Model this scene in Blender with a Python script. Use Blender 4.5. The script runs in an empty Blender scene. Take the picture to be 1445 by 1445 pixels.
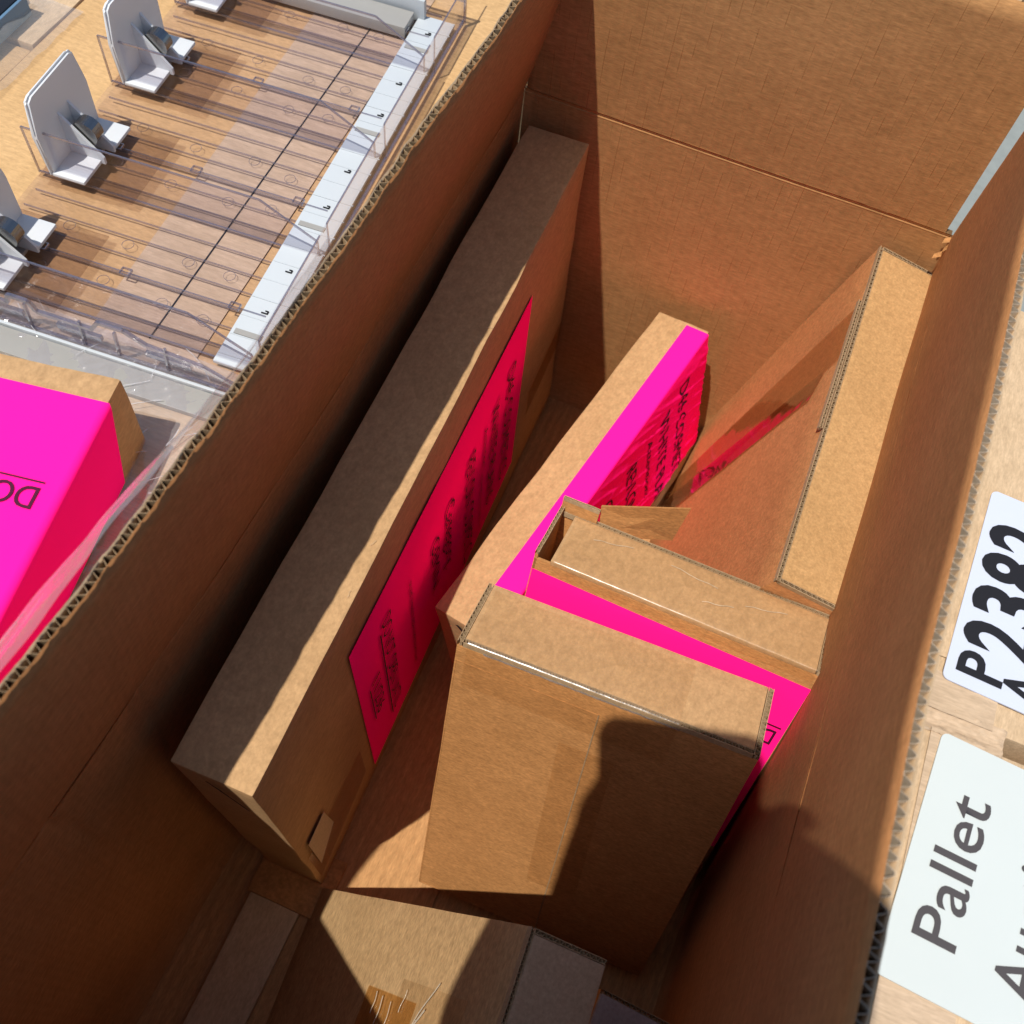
import bpy, bmesh, math, random
from mathutils import Vector, Matrix, noise
random.seed(7)
C = bpy.context.scene.collection
R = math.radians

# ------------------------------------------------------------------ camera
cam_d = bpy.data.cameras.new('camera'); cam = bpy.data.objects.new('camera', cam_d); C.objects.link(cam)
right = Vector((.92141, .38090, .07650)); fwd = Vector((-.12001, .46641, -.87639))
right = (right - fwd*right.dot(fwd)/fwd.dot(fwd)).normalized(); fwd.normalize()
up = right.cross(fwd)
CAM = Vector((0, 0, .80))
cam.matrix_world = Matrix(((right.x, up.x, -fwd.x, CAM.x), (right.y, up.y, -fwd.y, CAM.y), (right.z, up.z, -fwd.z, CAM.z), (0, 0, 0, 1)))
cam_d.sensor_width = 36; cam_d.lens = 36*1432.5/1445
cam_d.clip_start = .02; cam_d.clip_end = 300
cam_d.dof.use_dof = True; cam_d.dof.focus_distance = .98; cam_d.dof.aperture_fstop = 9
bpy.context.scene.camera = cam

# ------------------------------------------------------------------ light
SUN = Vector((.195, .306, -1)).normalized()
w = bpy.data.worlds.new('World'); bpy.context.scene.world = w; w.use_nodes = True
nt = w.node_tree; sky = nt.nodes.new('ShaderNodeTexSky'); sky.sky_type = 'NISHITA'; sky.sun_disc = False
sky.sun_elevation = R(70); sky.sun_rotation = R(212.5)
bg = nt.nodes['Background']; bg.inputs[1].default_value = .115
nt.links.new(sky.outputs[0], bg.inputs[0])
sd = bpy.data.lights.new('sun', 'SUN'); sd.energy = 4.35; sd.angle = R(.55); sd.color = (1, .955, .88)
so = bpy.data.objects.new('sun', sd); C.objects.link(so); so.rotation_euler = SUN.to_track_quat('-Z', 'Y').to_euler()
sc = bpy.context.scene
sc.view_settings.view_transform = 'Standard'; sc.view_settings.look = 'None'; sc.view_settings.exposure = 0; sc.view_settings.gamma = 1
sc.render.engine = 'CYCLES'
sc.cycles.max_bounces = 12; sc.cycles.diffuse_bounces = 7; sc.cycles.transparent_max_bounces = 24; sc.cycles.glossy_bounces = 4; sc.cycles.transmission_bounces = 8

# ------------------------------------------------------------------ materials
def newmat(name):
    m = bpy.data.materials.new(name); m.use_nodes = True
    return m, m.node_tree.nodes, m.node_tree.links, m.node_tree.nodes['Principled BSDF']
def noise_node(n, l, vec, scale, detail=3, rough=.55):
    t = n.new('ShaderNodeTexNoise'); t.inputs['Scale'].default_value = scale; t.inputs['Detail'].default_value = detail
    t.inputs['Roughness'].default_value = rough
    l.new(vec, t.inputs['Vector']); return t
def ramp(n, l, fac, p0, p1, c0=(0, 0, 0, 1), c1=(1, 1, 1, 1)):
    r = n.new('ShaderNodeValToRGB'); r.color_ramp.elements[0].position = p0; r.color_ramp.elements[1].position = p1
    r.color_ramp.elements[0].color = c0; r.color_ramp.elements[1].color = c1
    l.new(fac, r.inputs[0]); return r
def mixc(n, l, a, b, fac, mode='MIX'):
    m = n.new('ShaderNodeMix'); m.data_type = 'RGBA'; m.blend_type = mode
    if isinstance(fac, float): m.inputs[0].default_value = fac
    else: l.new(fac, m.inputs[0])
    for s, v in ((6, a), (7, b)):
        if isinstance(v, tuple): m.inputs[s].default_value = v
        else: l.new(v, m.inputs[s])
    return m.outputs[2]
def mth(n, l, op, a, b=0.):
    m = n.new('ShaderNodeMath'); m.operation = op
    for i, v in ((0, a), (1, b)):
        if isinstance(v, (int, float)): m.inputs[i].default_value = v
        else: l.new(v, m.inputs[i])
    return m.outputs[0]

def kraft(name, base=(.47, .29, .142), flute=None, period=.0075, flute_h=.15, flute_dark=.06, fibre=(1, 1, .22), dash=False, var=.22, rough=.78):
    """flute: axis index (0,1,2) across which the flutes repeat; fibre: stretch of the fibre noise"""
    m, n, l, p = newmat(name)
    tc = n.new('ShaderNodeTexCoord'); mp = n.new('ShaderNodeMapping'); mp.inputs['Scale'].default_value = fibre
    l.new(tc.outputs['Object'], mp.inputs[0])
    obj = tc.outputs['Object']
    big = noise_node(n, l, obj, 9, 4, .6); mid = noise_node(n, l, obj, 60, 4, .6); fib = noise_node(n, l, mp.outputs[0], 620, 4, .65)
    fib2 = noise_node(n, l, mp.outputs[0], 240, 3, .6)
    d = tuple(c*(1-var) for c in base)+(1,); b = tuple(min(1, c*(1+var*.55)) for c in base)+(1,)
    col = mixc(n, l, d, b, ramp(n, l, fib.outputs[0], .3, .7).outputs[0])
    f2 = ramp(n, l, fib2.outputs[0], .32, .68, (.86, .85, .83, 1), (1.06, 1.06, 1.05, 1)).outputs[0]
    col = mixc(n, l, col, f2, 1., 'MULTIPLY')
    m2 = ramp(n, l, mid.outputs[0], .3, .7, (.965, .96, .95, 1), (1.02, 1.02, 1.025, 1)).outputs[0]
    col = mixc(n, l, col, m2, 1., 'MULTIPLY')
    m3 = ramp(n, l, big.outputs[0], .3, .7, (.92, .90, .87, 1), (1.05, 1.05, 1.06, 1)).outputs[0]
    col = mixc(n, l, col, m3, 1., 'MULTIPLY')
    height = mth(n, l, 'MULTIPLY', fib.outputs[0], .00022)
    height = mth(n, l, 'ADD', height, mth(n, l, 'MULTIPLY', mid.outputs[0], .0005))
    if flute is not None:
        sep = n.new('ShaderNodeSeparateXYZ'); l.new(obj, sep.inputs[0])
        wob = mth(n, l, 'MULTIPLY', noise_node(n, l, obj, 6, 1).outputs[0], .004)
        co = mth(n, l, 'ADD', sep.outputs[flute], wob)
        s = mth(n, l, 'SINE', mth(n, l, 'MULTIPLY', co, 2*math.pi/period))
        height = mth(n, l, 'ADD', height, mth(n, l, 'MULTIPLY', s, flute_h*.001))
        lf = mth(n, l, 'ADD', mth(n, l, 'MULTIPLY', s, flute_dark), 1.)
        comb = n.new('ShaderNodeCombineColor'); [l.new(lf, comb.inputs[i]) for i in range(3)]
        col = mixc(n, l, col, comb.outputs[0], 1., 'MULTIPLY')
        if dash:
            ds = n.new('ShaderNodeMapping'); ds.inputs['Scale'].default_value = tuple(1/period if i == flute else (14 if i == 2 else 1) for i in range(3))
            cv = n.new('ShaderNodeCombineXYZ')
            for i in range(3): l.new(co if i == flute else sep.outputs[i], cv.inputs[i])
            fl = mth(n, l, 'FLOOR', mth(n, l, 'ADD', mth(n, l, 'MULTIPLY', co, 1/period), .25))
            cv2 = n.new('ShaderNodeCombineXYZ'); l.new(fl, cv2.inputs[0]); l.new(mth(n, l, 'MULTIPLY', sep.outputs[2], 17), cv2.inputs[1])
            msk = noise_node(n, l, cv2.outputs[0], 1.37, 1)
            line = ramp(n, l, s, .95, 1.0).outputs[0]
            gate = ramp(n, l, msk.outputs[0], .47, .62).outputs[0]
            g = n.new('ShaderNodeMix'); g.data_type = 'RGBA'; g.blend_type = 'MULTIPLY'; g.inputs[0].default_value = 1
            l.new(line, g.inputs[6]); l.new(gate, g.inputs[7])
            col = mixc(n, l, col, (.80, .74, .68, 1), g.outputs[2], 'MULTIPLY')
            bw = n.new('ShaderNodeRGBToBW'); l.new(g.outputs[2], bw.inputs[0])
            height = mth(n, l, 'SUBTRACT', height, mth(n, l, 'MULTIPLY', bw.outputs[0], .0003))
    bmp = n.new('ShaderNodeBump'); bmp.inputs['Distance'].default_value = 1.; bmp.inputs['Strength'].default_value = .7
    l.new(height, bmp.inputs['Height'])
    l.new(bmp.outputs[0], p.inputs['Normal']); l.new(col, p.inputs['Base Color'])
    p.inputs['Roughness'].default_value = rough; p.inputs['Specular IOR Level'].default_value = .22
    return m
def plain(name, col, rough=.5, spec=.5, metal=0., bump=0., bscale=200, var=.06, stretch=(1, 1, 1)):
    m, n, l, p = newmat(name)
    tc = n.new('ShaderNodeTexCoord'); mp = n.new('ShaderNodeMapping'); mp.inputs['Scale'].default_value = stretch; l.new(tc.outputs['Object'], mp.inputs[0])
    t = noise_node(n, l, mp.outputs[0], bscale, 4)
    lo = tuple(c*(1-var) for c in col)+(1,); hi = tuple(min(1, c*(1+var)) for c in col)+(1,)
    l.new(mixc(n, l, lo, hi, t.outputs[0]), p.inputs['Base Color'])
    if bump:
        b = n.new('ShaderNodeBump'); b.inputs['Distance'].default_value = bump; l.new(t.outputs[0], b.inputs['Height']); l.new(b.outputs[0], p.inputs['Normal'])
    p.inputs['Roughness'].default_value = rough; p.inputs['Specular IOR Level'].default_value = spec; p.inputs['Metallic'].default_value = metal
    return m
def film(name, tint=(1, .95, .86), gloss=.06, rough=.15, bump=.0006, bscale=60, stretch=(1, 1, 1), haze=0., hazecol=(.8, .8, .8), fres=1.):
    """clear thin plastic: see-through, with a fresnel sheen and fine creases"""
    m, n, l, p = newmat(name); out = n['Material Output']; n.remove(p)
    tc = n.new('ShaderNodeTexCoord'); mp = n.new('ShaderNodeMapping'); mp.inputs['Scale'].default_value = stretch; l.new(tc.outputs['Object'], mp.inputs[0])
    t = noise_node(n, l, mp.outputs[0], bscale, 4, .6)
    b = n.new('ShaderNodeBump'); b.inputs['Distance'].default_value = bump; b.inputs['Strength'].default_value = 1; l.new(t.outputs[0], b.inputs['Height'])
    tr = n.new('ShaderNodeBsdfTransparent'); tr.inputs[0].default_value = tint+(1,)
    g = n.new('ShaderNodeBsdfGlossy'); g.inputs['Roughness'].default_value = rough; l.new(b.outputs[0], g.inputs['Normal'])
    lw = n.new('ShaderNodeLayerWeight'); lw.inputs[0].default_value = .5; l.new(b.outputs[0], lw.inputs['Normal'])
    f = mth(n, l, 'MULTIPLY', mth(n, l, 'POWER', lw.outputs['Facing'], 4.), .7*fres)
    f = mth(n, l, 'ADD', f, gloss+.03*fres)
    mx = n.new('ShaderNodeMixShader'); l.new(f, mx.inputs[0]); l.new(tr.outputs[0], mx.inputs[1]); l.new(g.outputs[0], mx.inputs[2])
    last = mx.outputs[0]
    if haze:
        df = n.new('ShaderNodeBsdfDiffuse'); df.inputs[0].default_value = hazecol+(1,)
        m2 = n.new('ShaderNodeMixShader'); m2.inputs[0].default_value = haze; l.new(last, m2.inputs[1]); l.new(df.outputs[0], m2.inputs[2]); last = m2.outputs[0]
    l.new(last, out.inputs[0]); return m

M = {}
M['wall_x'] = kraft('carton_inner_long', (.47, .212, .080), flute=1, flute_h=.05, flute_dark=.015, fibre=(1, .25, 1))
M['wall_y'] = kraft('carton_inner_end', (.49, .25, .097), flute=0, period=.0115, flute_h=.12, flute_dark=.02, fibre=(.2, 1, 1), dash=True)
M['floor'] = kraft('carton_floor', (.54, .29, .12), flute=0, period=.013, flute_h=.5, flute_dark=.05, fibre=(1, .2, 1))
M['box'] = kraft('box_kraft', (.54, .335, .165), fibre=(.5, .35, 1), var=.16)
M['box_side'] = kraft('box_kraft_side_bounce', (.54, .26, .092), fibre=(.35, .35, 1), var=.3)  # redder than the tops: warm bounce light put into the colour
M['box_lit'] = kraft('box_kraft_lit', (.53, .315, .135), fibre=(.6, .6, 1), var=.2)  # sunlit copy of the kraft, warm light put into the colour
M['flute'] = kraft('flute_paper', (.44, .31, .18), fibre=(1, 1, 1), var=.15)
M['flute_grey'] = kraft('flute_paper_grey', (.56, .47, .36), fibre=(1, 1, 1), var=.15)
M['out'] = kraft('outer_carton', (.60, .385, .185), fibre=(.3, 1, 1), var=.14)
M['out_pale'] = kraft('outer_carton_pale', (.60, .44, .28), fibre=(1, .3, 1), var=.16)
M['paper_tape'] = kraft('pale_tape', (.56, .42, .29), flute=1, period=.003, flute_h=.02, flute_dark=.02, fibre=(.2, 1, 1), var=.1, rough=.5)
M['torn'] = kraft('torn_paper', (.62, .48, .32), fibre=(.2, .2, 1), var=.3)
M['pink'] = plain('fluorescent_pink_paper', (1.0, .006, .29), .75, .10, var=.03, bscale=40)
def fluoro(name, col):
    m, n, l, p = newmat(name); out = n['Material Output']; n.remove(p)
    d = n.new('ShaderNodeBsdfDiffuse'); d.inputs[0].default_value = col+(1,)
    tc = n.new('ShaderNodeTexCoord'); t = noise_node(n, l, tc.outputs['Object'], 300, 3)
    b = n.new('ShaderNodeBump'); b.inputs['Distance'].default_value = .0001; l.new(t.outputs[0], b.inputs['Height']); l.new(b.outputs[0], d.inputs['Normal'])
    l.new(d.outputs[0], out.inputs[0]); return m
M['pink'] = fluoro('fluorescent_pink_paper', (1.5, .014, .345))   # day-glo dye: gives back more red than falls on it as red
M['ink'] = plain('black_ink', (.012, .012, .016), .6, .3)
M['ink_grey'] = plain('dark_grey_ink', (.07, .063, .066), .6, .3)
M['ink_purple'] = plain('print_on_pink', (.07, .004, .03), .7, .2)
M['sticker'] = plain('white_sticker', (.58, .63, .76), .38, .45, var=.03, bscale=9, bump=.0004)
M['sticker2'] = plain('white_sticker_matte', (.57, .62, .61), .5, .3, var=.035, bscale=9, bump=.0003)
M['tape'] = film('clear_packing_tape', (.993, .975, .945), .015, .25, .0004, 45, (1, 1, .3))
M['tape_e'] = film('glossy_packing_tape', (.97, .89, .79), .15, .10, .0004, 28, (1, .5, .12))
M['tape_e2'] = film('shiny_packing_tape', (.95, .80, .70), .42, .07, .0003, 24, (1, .5, .1))
M['tape_brown'] = film('amber_packing_tape', (.93, .78, .56), .03, .15, .0006, 30, (1, .2, 1))
M['wrap'] = film('stretch_wrap', (.96, .95, .96), .06, .10, .0050, 48, (1, .3, 1), haze=.12, hazecol=(.8, .78, .8))
M['clear'] = film('clear_plastic_sheet', (.96, .95, .97), .0, .06, .0001, 30, fres=.9)
M['clear_edge'] = film('clear_plastic_edge', (.72, .69, .73), .26, .05, .0006, 90, haze=.08, hazecol=(.50, .48, .58))
M['shadow_tint'] = film('shadow_tint_film', (.74, .69, .66), .0, .1, .0002, 30, fres=.7)  # dark tint imitating the shadow a pusher casts
M['white'] = plain('white_plastic', (.74, .77, .79), .35, .45, var=.02, bscale=30)
M['white_strip'] = plain('white_plastic_strip', (.50, .545, .575), .4, .4, var=.02, bscale=30)
M['bar'] = plain('grey_bar', (.32, .315, .295), .35, .5, var=.04, bscale=60)
M['steel'] = plain('spring_steel', (.30, .30, .29), .25, .5, metal=1., bscale=60)
M['dark'] = plain('dark_panel', (.012, .013, .016), .25, .5)
M['blue'] = plain('blue_panel', (.12, .22, .33), .3, .5)
M['red'] = plain('red_print', (.55, .01, .03), .45, .4)
M['ground'] = plain('concrete', (.25, .272, .258), .85, .2, bump=.002, bscale=40, var=.18)

_m = M['white']; _n = _m.node_tree.nodes; _l = _m.node_tree.links; _p = _n['Principled BSDF']; _t = _n.new('ShaderNodeBsdfTranslucent'); _t.inputs[0].default_value = (.8, .82, .84, 1)
_x = _n.new('ShaderNodeMixShader'); _x.inputs[0].default_value = .16; _l.new(_p.outputs[0], _x.inputs[1]); _l.new(_t.outputs[0], _x.inputs[2]); _l.new(_x.outputs[0], _n['Material Output'].inputs[0])
# ------------------------------------------------------------------ mesh helpers
def tag(o, label=None, cat=None, group=None, kind=None):
    for k, v in (('label', label), ('category', cat), ('group', group), ('kind', kind)):
        if v: o[k] = v
    return o
def empty(name, loc=(0, 0, 0), mat=None):
    o = bpy.data.objects.new(name, None); C.objects.link(o); o.empty_display_size = .05
    if mat is not None: o.matrix_world = mat
    else: o.location = loc
    return o
def link(name, verts, faces, m, parent=None, smooth=False, mats=None, fm=None):
    me = bpy.data.meshes.new(name); me.from_pydata([tuple(v) for v in verts], [], faces); me.update()
    me.materials.append(m)
    for x in (mats or []): me.materials.append(x)
    if fm:
        for i, k in enumerate(fm): me.polygons[i].material_index = k
    if smooth: me.shade_smooth()
    o = bpy.data.objects.new(name, me); C.objects.link(o)
    if parent: o.parent = parent
    return o
class MB:
    def __init__(s): s.v = []; s.f = []
    def box(s, x0, x1, y0, y1, z0, z1, mat=None):
        b = len(s.v)
        p = [Vector((x, y, z)) for x in (x0, x1) for y in (y0, y1) for z in (z0, z1)]
        if mat is not None: p = [mat @ q for q in p]
        s.v += p
        for f in ((0, 1, 3, 2), (4, 6, 7, 5), (0, 4, 5, 1), (2, 3, 7, 6), (0, 2, 6, 4), (1, 5, 7, 3)): s.f.append(tuple(b+i for i in f))
        return s
    def bar(s, a, b, w=.002, h=.002, upv=(0, 0, 1)):
        a = Vector(a); b = Vector(b); d = (b-a).normalized(); u = Vector(upv); r = d.cross(u)
        if r.length < 1e-4: r = d.cross(Vector((1, 0, 0)))
        r.normalize(); u = r.cross(d); k = len(s.v)
        for q in (a, b):
            for i, j in ((-1, -1), (1, -1), (1, 1), (-1, 1)): s.v.append(q + r*w/2*i + u*h/2*j)
        for f in ((3, 2, 1, 0), (4, 5, 6, 7), (0, 1, 5, 4), (1, 2, 6, 5), (2, 3, 7, 6), (3, 0, 4, 7)): s.f.append(tuple(k+i for i in f))
        return s
    def grid(s, fn, nu, nv):
        k = len(s.v)
        for i in range(nu+1):
            for j in range(nv+1): s.v.append(Vector(fn(i/nu, j/nv)))
        for i in range(nu):
            for j in range(nv):
                a = k+i*(nv+1)+j; s.f.append((a, a+nv+1, a+nv+2, a+1))
        return s
    def build(s, name, m, parent=None, smooth=False): return link(name, s.v, s.f, m, parent, smooth)
def wob(p, s=30., a=.001, seed=0.): return noise.noise(Vector(p)*s + Vector((seed, seed*.7, 3.1)))*a
def boxmesh(name, x0, x1, y0, y1, z0, z1, m, parent=None, bev=.0012, n=0, amp=0., seed=0.):
    """box with rounded edges; n cuts + noise make its faces and edges slightly uneven"""
    bm = bmesh.new(); bmesh.ops.create_cube(bm, size=1)
    for v in bm.verts: v.co = Vector(((x0+x1)/2+v.co.x*(x1-x0), (y0+y1)/2+v.co.y*(y1-y0), (z0+z1)/2+v.co.z*(z1-z0)))
    if bev: bmesh.ops.bevel(bm, geom=list(bm.edges), offset=bev, segments=2, affect='EDGES', profile=.6)
    if n: 
        longe = [e for e in bm.edges if e.calc_length() > .02]
        bmesh.ops.subdivide_edges(bm, edges=longe, cuts=n, use_grid_fill=True)
        for v in bm.verts:
            p = v.co.copy()
            v.co.x += wob(p, 14, amp, seed); v.co.y += wob(p, 14, amp, seed+9); v.co.z += wob(p, 17, amp*.7, seed+5)+wob(p, 70, amp*.35, seed+2)
    me = bpy.data.meshes.new(name); bm.to_mesh(me); bm.free(); me.materials.append(m); me.shade_smooth()
    o = bpy.data.objects.new(name, me); C.objects.link(o)
    if parent: o.parent = parent
    if hasattr(me, 'set_sharp_from_angle'): me.set_sharp_from_angle(angle=R(40))
    return o
def flute_edge(name, p0, p1, tv, dv, T=.0035, depth=.004, pitch=.006, m=None, parent=None, jag=.0004, lin=.0006):
    """raw edge of corrugated board running p0>p1: two liners and the wave between them"""
    p0 = Vector(p0); p1 = Vector(p1); tv = Vector(tv).normalized(); dv = Vector(dv).normalized(); L = (p1-p0).length; d = (p1-p0)/L
    s = MB(); n = max(8, int(L/pitch*8)); sd_ = random.random()*50
    def P(t, off, dep): return p0 + d*L*t + tv*off + dv*dep
    nn = max(6, int(L/.006))
    for o0, o1 in ((0, lin), (T-lin, T)):
        k = len(s.v)
        for i in range(nn+1):
            t = i/nn; j = wob((t*L*1.0, o0, 0), 160, jag, sd_)
            for off in (o0, o1): s.v.append(P(t, off+wob((t*L, 0, 1), 50, jag*.8, sd_), -abs(j))); 
            for off in (o0, o1): s.v.append(P(t, off, depth))
        for i in range(nn):
            a = k+i*4; b = a+4
            s.f += [(a, b, b+1, a+1), (a, a+2, b+2, b), (a+1, b+1, b+3, a+3)]
    k = len(s.v); th = .0005
    for i in range(n+1):
        t = i/n; ph = 2*math.pi*(t*L/pitch)+1.6*noise.noise(Vector((t*L*45, sd_, 0)))
        wv = math.sin(ph); wv = max(-1, min(1, wv*1.25)); off = T/2 + wv*(T/2-lin)
        j = abs(wob((t*L, 2, 2), 150, jag*2, sd_))
        for q in (P(t, off-th/2, j), P(t, off+th/2, j), P(t, off, depth)): s.v.append(q)
    for i in range(n):
        a = k+i*3; b = a+3
        s.f += [(a, b, b+1, a+1), (a, a+2, b+2, b), (a+1, b+1, b+2, a+2)]
    return s.build(name, m or M['flute'], parent)
def text(s, origin, udir, vdir, width, cap, m, parent, bold=0., name='lettering', lift=.0005, spacing=1., fit=True):
    """flat print: text starts at origin, runs along udir, letter tops point along vdir"""
    cu = bpy.data.curves.new('lettering', 'FONT'); cu.body = s; cu.size = 1; cu.offset = bold; cu.resolution_u = 4; cu.space_character = spacing
    o = bpy.data.objects.new('lettering', cu); C.objects.link(o)
    dg = bpy.context.evaluated_depsgraph_get(); me = bpy.data.meshes.new_from_object(o.evaluated_get(dg))
    bpy.data.objects.remove(o); bpy.data.curves.remove(cu)
    xs = [v.co.x for v in me.vertices]; x0, x1 = min(xs), max(xs)
    su = width/(x1-x0); sv = cap/.70
    U = Vector(udir).normalized(); V = Vector(vdir).normalized(); N = U.cross(V); og = Vector(origin)
    for v in me.vertices: v.co = og + U*(v.co.x-x0)*su + V*v.co.y*sv + N*lift
    me.materials.clear(); me.materials.append(m); me.name = name
    t = bpy.data.objects.new(name, me); C.objects.link(t); t.parent = parent
    return t
def rule(a, b, w, nrm, m, parent, lift=.0005):
    a = Vector(a); b = Vector(b); n_ = Vector(nrm).normalized(); d = (b-a).normalized(); q = n_.cross(d)*w/2
    return link('underline', [a-q+n_*lift, b-q+n_*lift, b+q+n_*lift, a+q+n_*lift], [(0, 1, 2, 3)], m, parent)
def plate(name, x0, x1, y0, y1, z0, z1, r, m, parent):
    pts = []
    for cx_, cy_, a0 in ((x1-r, y1-r, 0), (x0+r, y1-r, 90), (x0+r, y0+r, 180), (x1-r, y0+r, 270)):
        for i in range(7): a = R(a0+15*i); pts.append((cx_+r*math.cos(a), cy_+r*math.sin(a)))
    n = len(pts); v = [(a, b, z0) for a, b in pts]+[(a, b, z1) for a, b in pts]
    return link(name, v, [tuple(range(n))[::-1], tuple(range(n, 2*n))]+[(i, (i+1) % n, (i+1) % n+n, i+n) for i in range(n)], m, parent)
def rotm(rx, ry, rz):
    v = Vector((R(rx), R(ry), R(rz))); a = v.length
    return Matrix.Rotation(a, 4, v.normalized())
def sheet(name, p00, p10, p11, p01, m, parent, thick=.0003, nu=1, nv=1, amp=0., sc_=20., seed=0., smooth=True):
    """thin sheet with a little thickness between four corners, optionally rumpled"""
    a, b, c, d = map(Vector, (p00, p10, p11, p01)); nrm = (b-a).cross(d-a).normalized(); s = MB()
    def f(u, v):
        p = a*(1-u)*(1-v)+b*u*(1-v)+c*u*v+d*(1-u)*v
        return p + nrm*(thick + (abs(noise.fractal(p*sc_+Vector((seed, seed, seed)), 1., 2., 3))*amp if amp else 0))
    s.grid(f, nu, nv)
    k = len(s.v); s.v += [a, b, c, d]
    ring = [0, nu*(nv+1), (nu+1)*(nv+1)-1, nv]
    if nu == 1 and nv == 1:
        s.f += [(k, k+1, ring[1], ring[0]), (k+1, k+2, ring[2], ring[1]), (k+2, k+3, ring[3], ring[2]), (k+3, k, ring[0], ring[3])]
    return s.build(name, m, parent, smooth and nu > 1)

# ------------------------------------------------------------------ ground
s = MB(); s.grid(lambda u, v: (-60+120*u, -60+120*v, -.705), 4, 4)
tag(s.build('ground', M['ground']), kind='structure')

# ------------------------------------------------------------------ the big open carton
FZ = -.56; YB = .9466; YF = -.19; T = .0072
def interp(tab, y):
    if y <= tab[0][0]: return tab[0][1]
    for (a, va), (b, vb) in zip(tab, tab[1:]):
        if y <= b: k = (y-a)/(b-a); k = k*k*(3-2*k)*.5+k*.5; return va+(vb-va)*k
    return tab[-1][1]
LX = [(-.19, -.327), (0, -.325), (.15, -.319), (.28, -.313), (.5, -.3090), (.95, -.3087)]
LT = [(-.19, -.332), (-.10, -.322), (.03, -.289), (.19, -.281), (.336, -.275), (.587, -.270), (.775, -.265), (.95, -.262)]
LZ = [(-.19, .232), (.0, .238), (.06, .242), (.19, .2355), (.336, .2345), (.587, .2345), (.775, .234), (.95, .235)]
RX = [(-.19, .2000), (.3, .1995), (.6, .1985), (.95, .1986)]
RT = [(-.19, .187), (.0966, .1845), (.268, .184), (.4, .186), (.64, .187), (.93, .196)]
RZ = [(-.19, .259), (.0966, .2590), (.268, .2595), (.4, .2595), (.64, .2610), (.93, .262)]
carton = empty('open_carton', (-.05, .38, FZ))
tag(carton, 'large open corrugated cardboard carton with raised flaps, holding slim boxes', 'carton')
INV = Matrix.Translation(-Vector((-.05, .38, FZ)))
def wpanel(name, fn, nu, nv, m, off, thick=T):
    """board following fn(u,v); off = outward direction"""
    s = MB(); off = Vector(off)
    s.grid(lambda u, v: INV @ Vector(fn(u, v)), nu, nv); s.grid(lambda u, v: INV @ (Vector(fn(u, v))+off*thick), nu, nv)
    k = (nu+1)*(nv+1)
    def e(a, b): s.f.append((a, b, b+k, a+k))
    for i in range(nu): e(i*(nv+1), (i+1)*(nv+1)); e((i+1)*(nv+1)+nv, i*(nv+1)+nv)
    for j in range(nv): e(j+1, j); e(nu*(nv+1)+j, nu*(nv+1)+j+1)
    return s.build(name, m, carton, True)
# the score line: a shallow pressed groove with a raised lip just under it
def groove(z, k=1.):
    if abs(z) > .012: return 0
    return k*(.0008*math.exp(-((z-.0013)/.0007)**2) - .00035*math.exp(-((z+.0004)/.0006)**2))
zs = [FZ, -.45, -.3, -.2, -.1, -.05, -.012, -.008, -.006, -.0045, -.0035, -.0025, -.0018, -.0012, -.0006, 0, .0005, .001, .0016, .0022, .003, .005]
def zof(v): 
    i = v*(len(zs)-1); a = int(min(i, len(zs)-2)); return zs[a]+(zs[a+1]-zs[a])*(i-a)
def dent(y, z):
    return .0022*math.exp(-((y-.035+.12*z+.004*math.sin(z*40))/.005)**2) + .0012*math.exp(-((y-.150-.05*z)/.004)**2) + .0010*math.exp(-((y+.03+.1*z)/.006)**2)
def lw(u, v):
    y = YF+(YB-YF)*u; z = zof(v); return (interp(LX, y)*(1 if z > -.3 else 1)-groove(z, .45)-.006*math.sin(math.pi*min(1, max(0, -z/.56)))+wob((0, y, z), 6, .003)-dent(y, z), y, z)
def rw(u, v):
    y = YF+(YB-YF)*u; z = zof(v); return (interp(RX, y)+groove(z, .15)+.036*min(1, max(0, -z/.56))+wob((1, y, z), 6, .003), y, z)
def bw_(u, v):
    x = -.3087+(.1986+.3087+.038*min(1, max(0, -zof(v)/.56)))*u; z = zof(v); return (x, YB+groove(z)+wob((x, 2, z), 6, .0025), z)
def fw(u, v):
    x = -.338+(.240+.338)*u; z = zof(v); return (x, YF-.001-groove(z), z)
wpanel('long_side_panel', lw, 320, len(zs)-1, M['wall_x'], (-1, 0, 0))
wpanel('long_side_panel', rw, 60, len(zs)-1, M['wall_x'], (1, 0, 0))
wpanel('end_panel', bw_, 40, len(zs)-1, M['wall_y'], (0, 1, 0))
wpanel('end_panel', fw, 10, len(zs)-1, M['wall_y'], (0, -1, 0))
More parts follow.
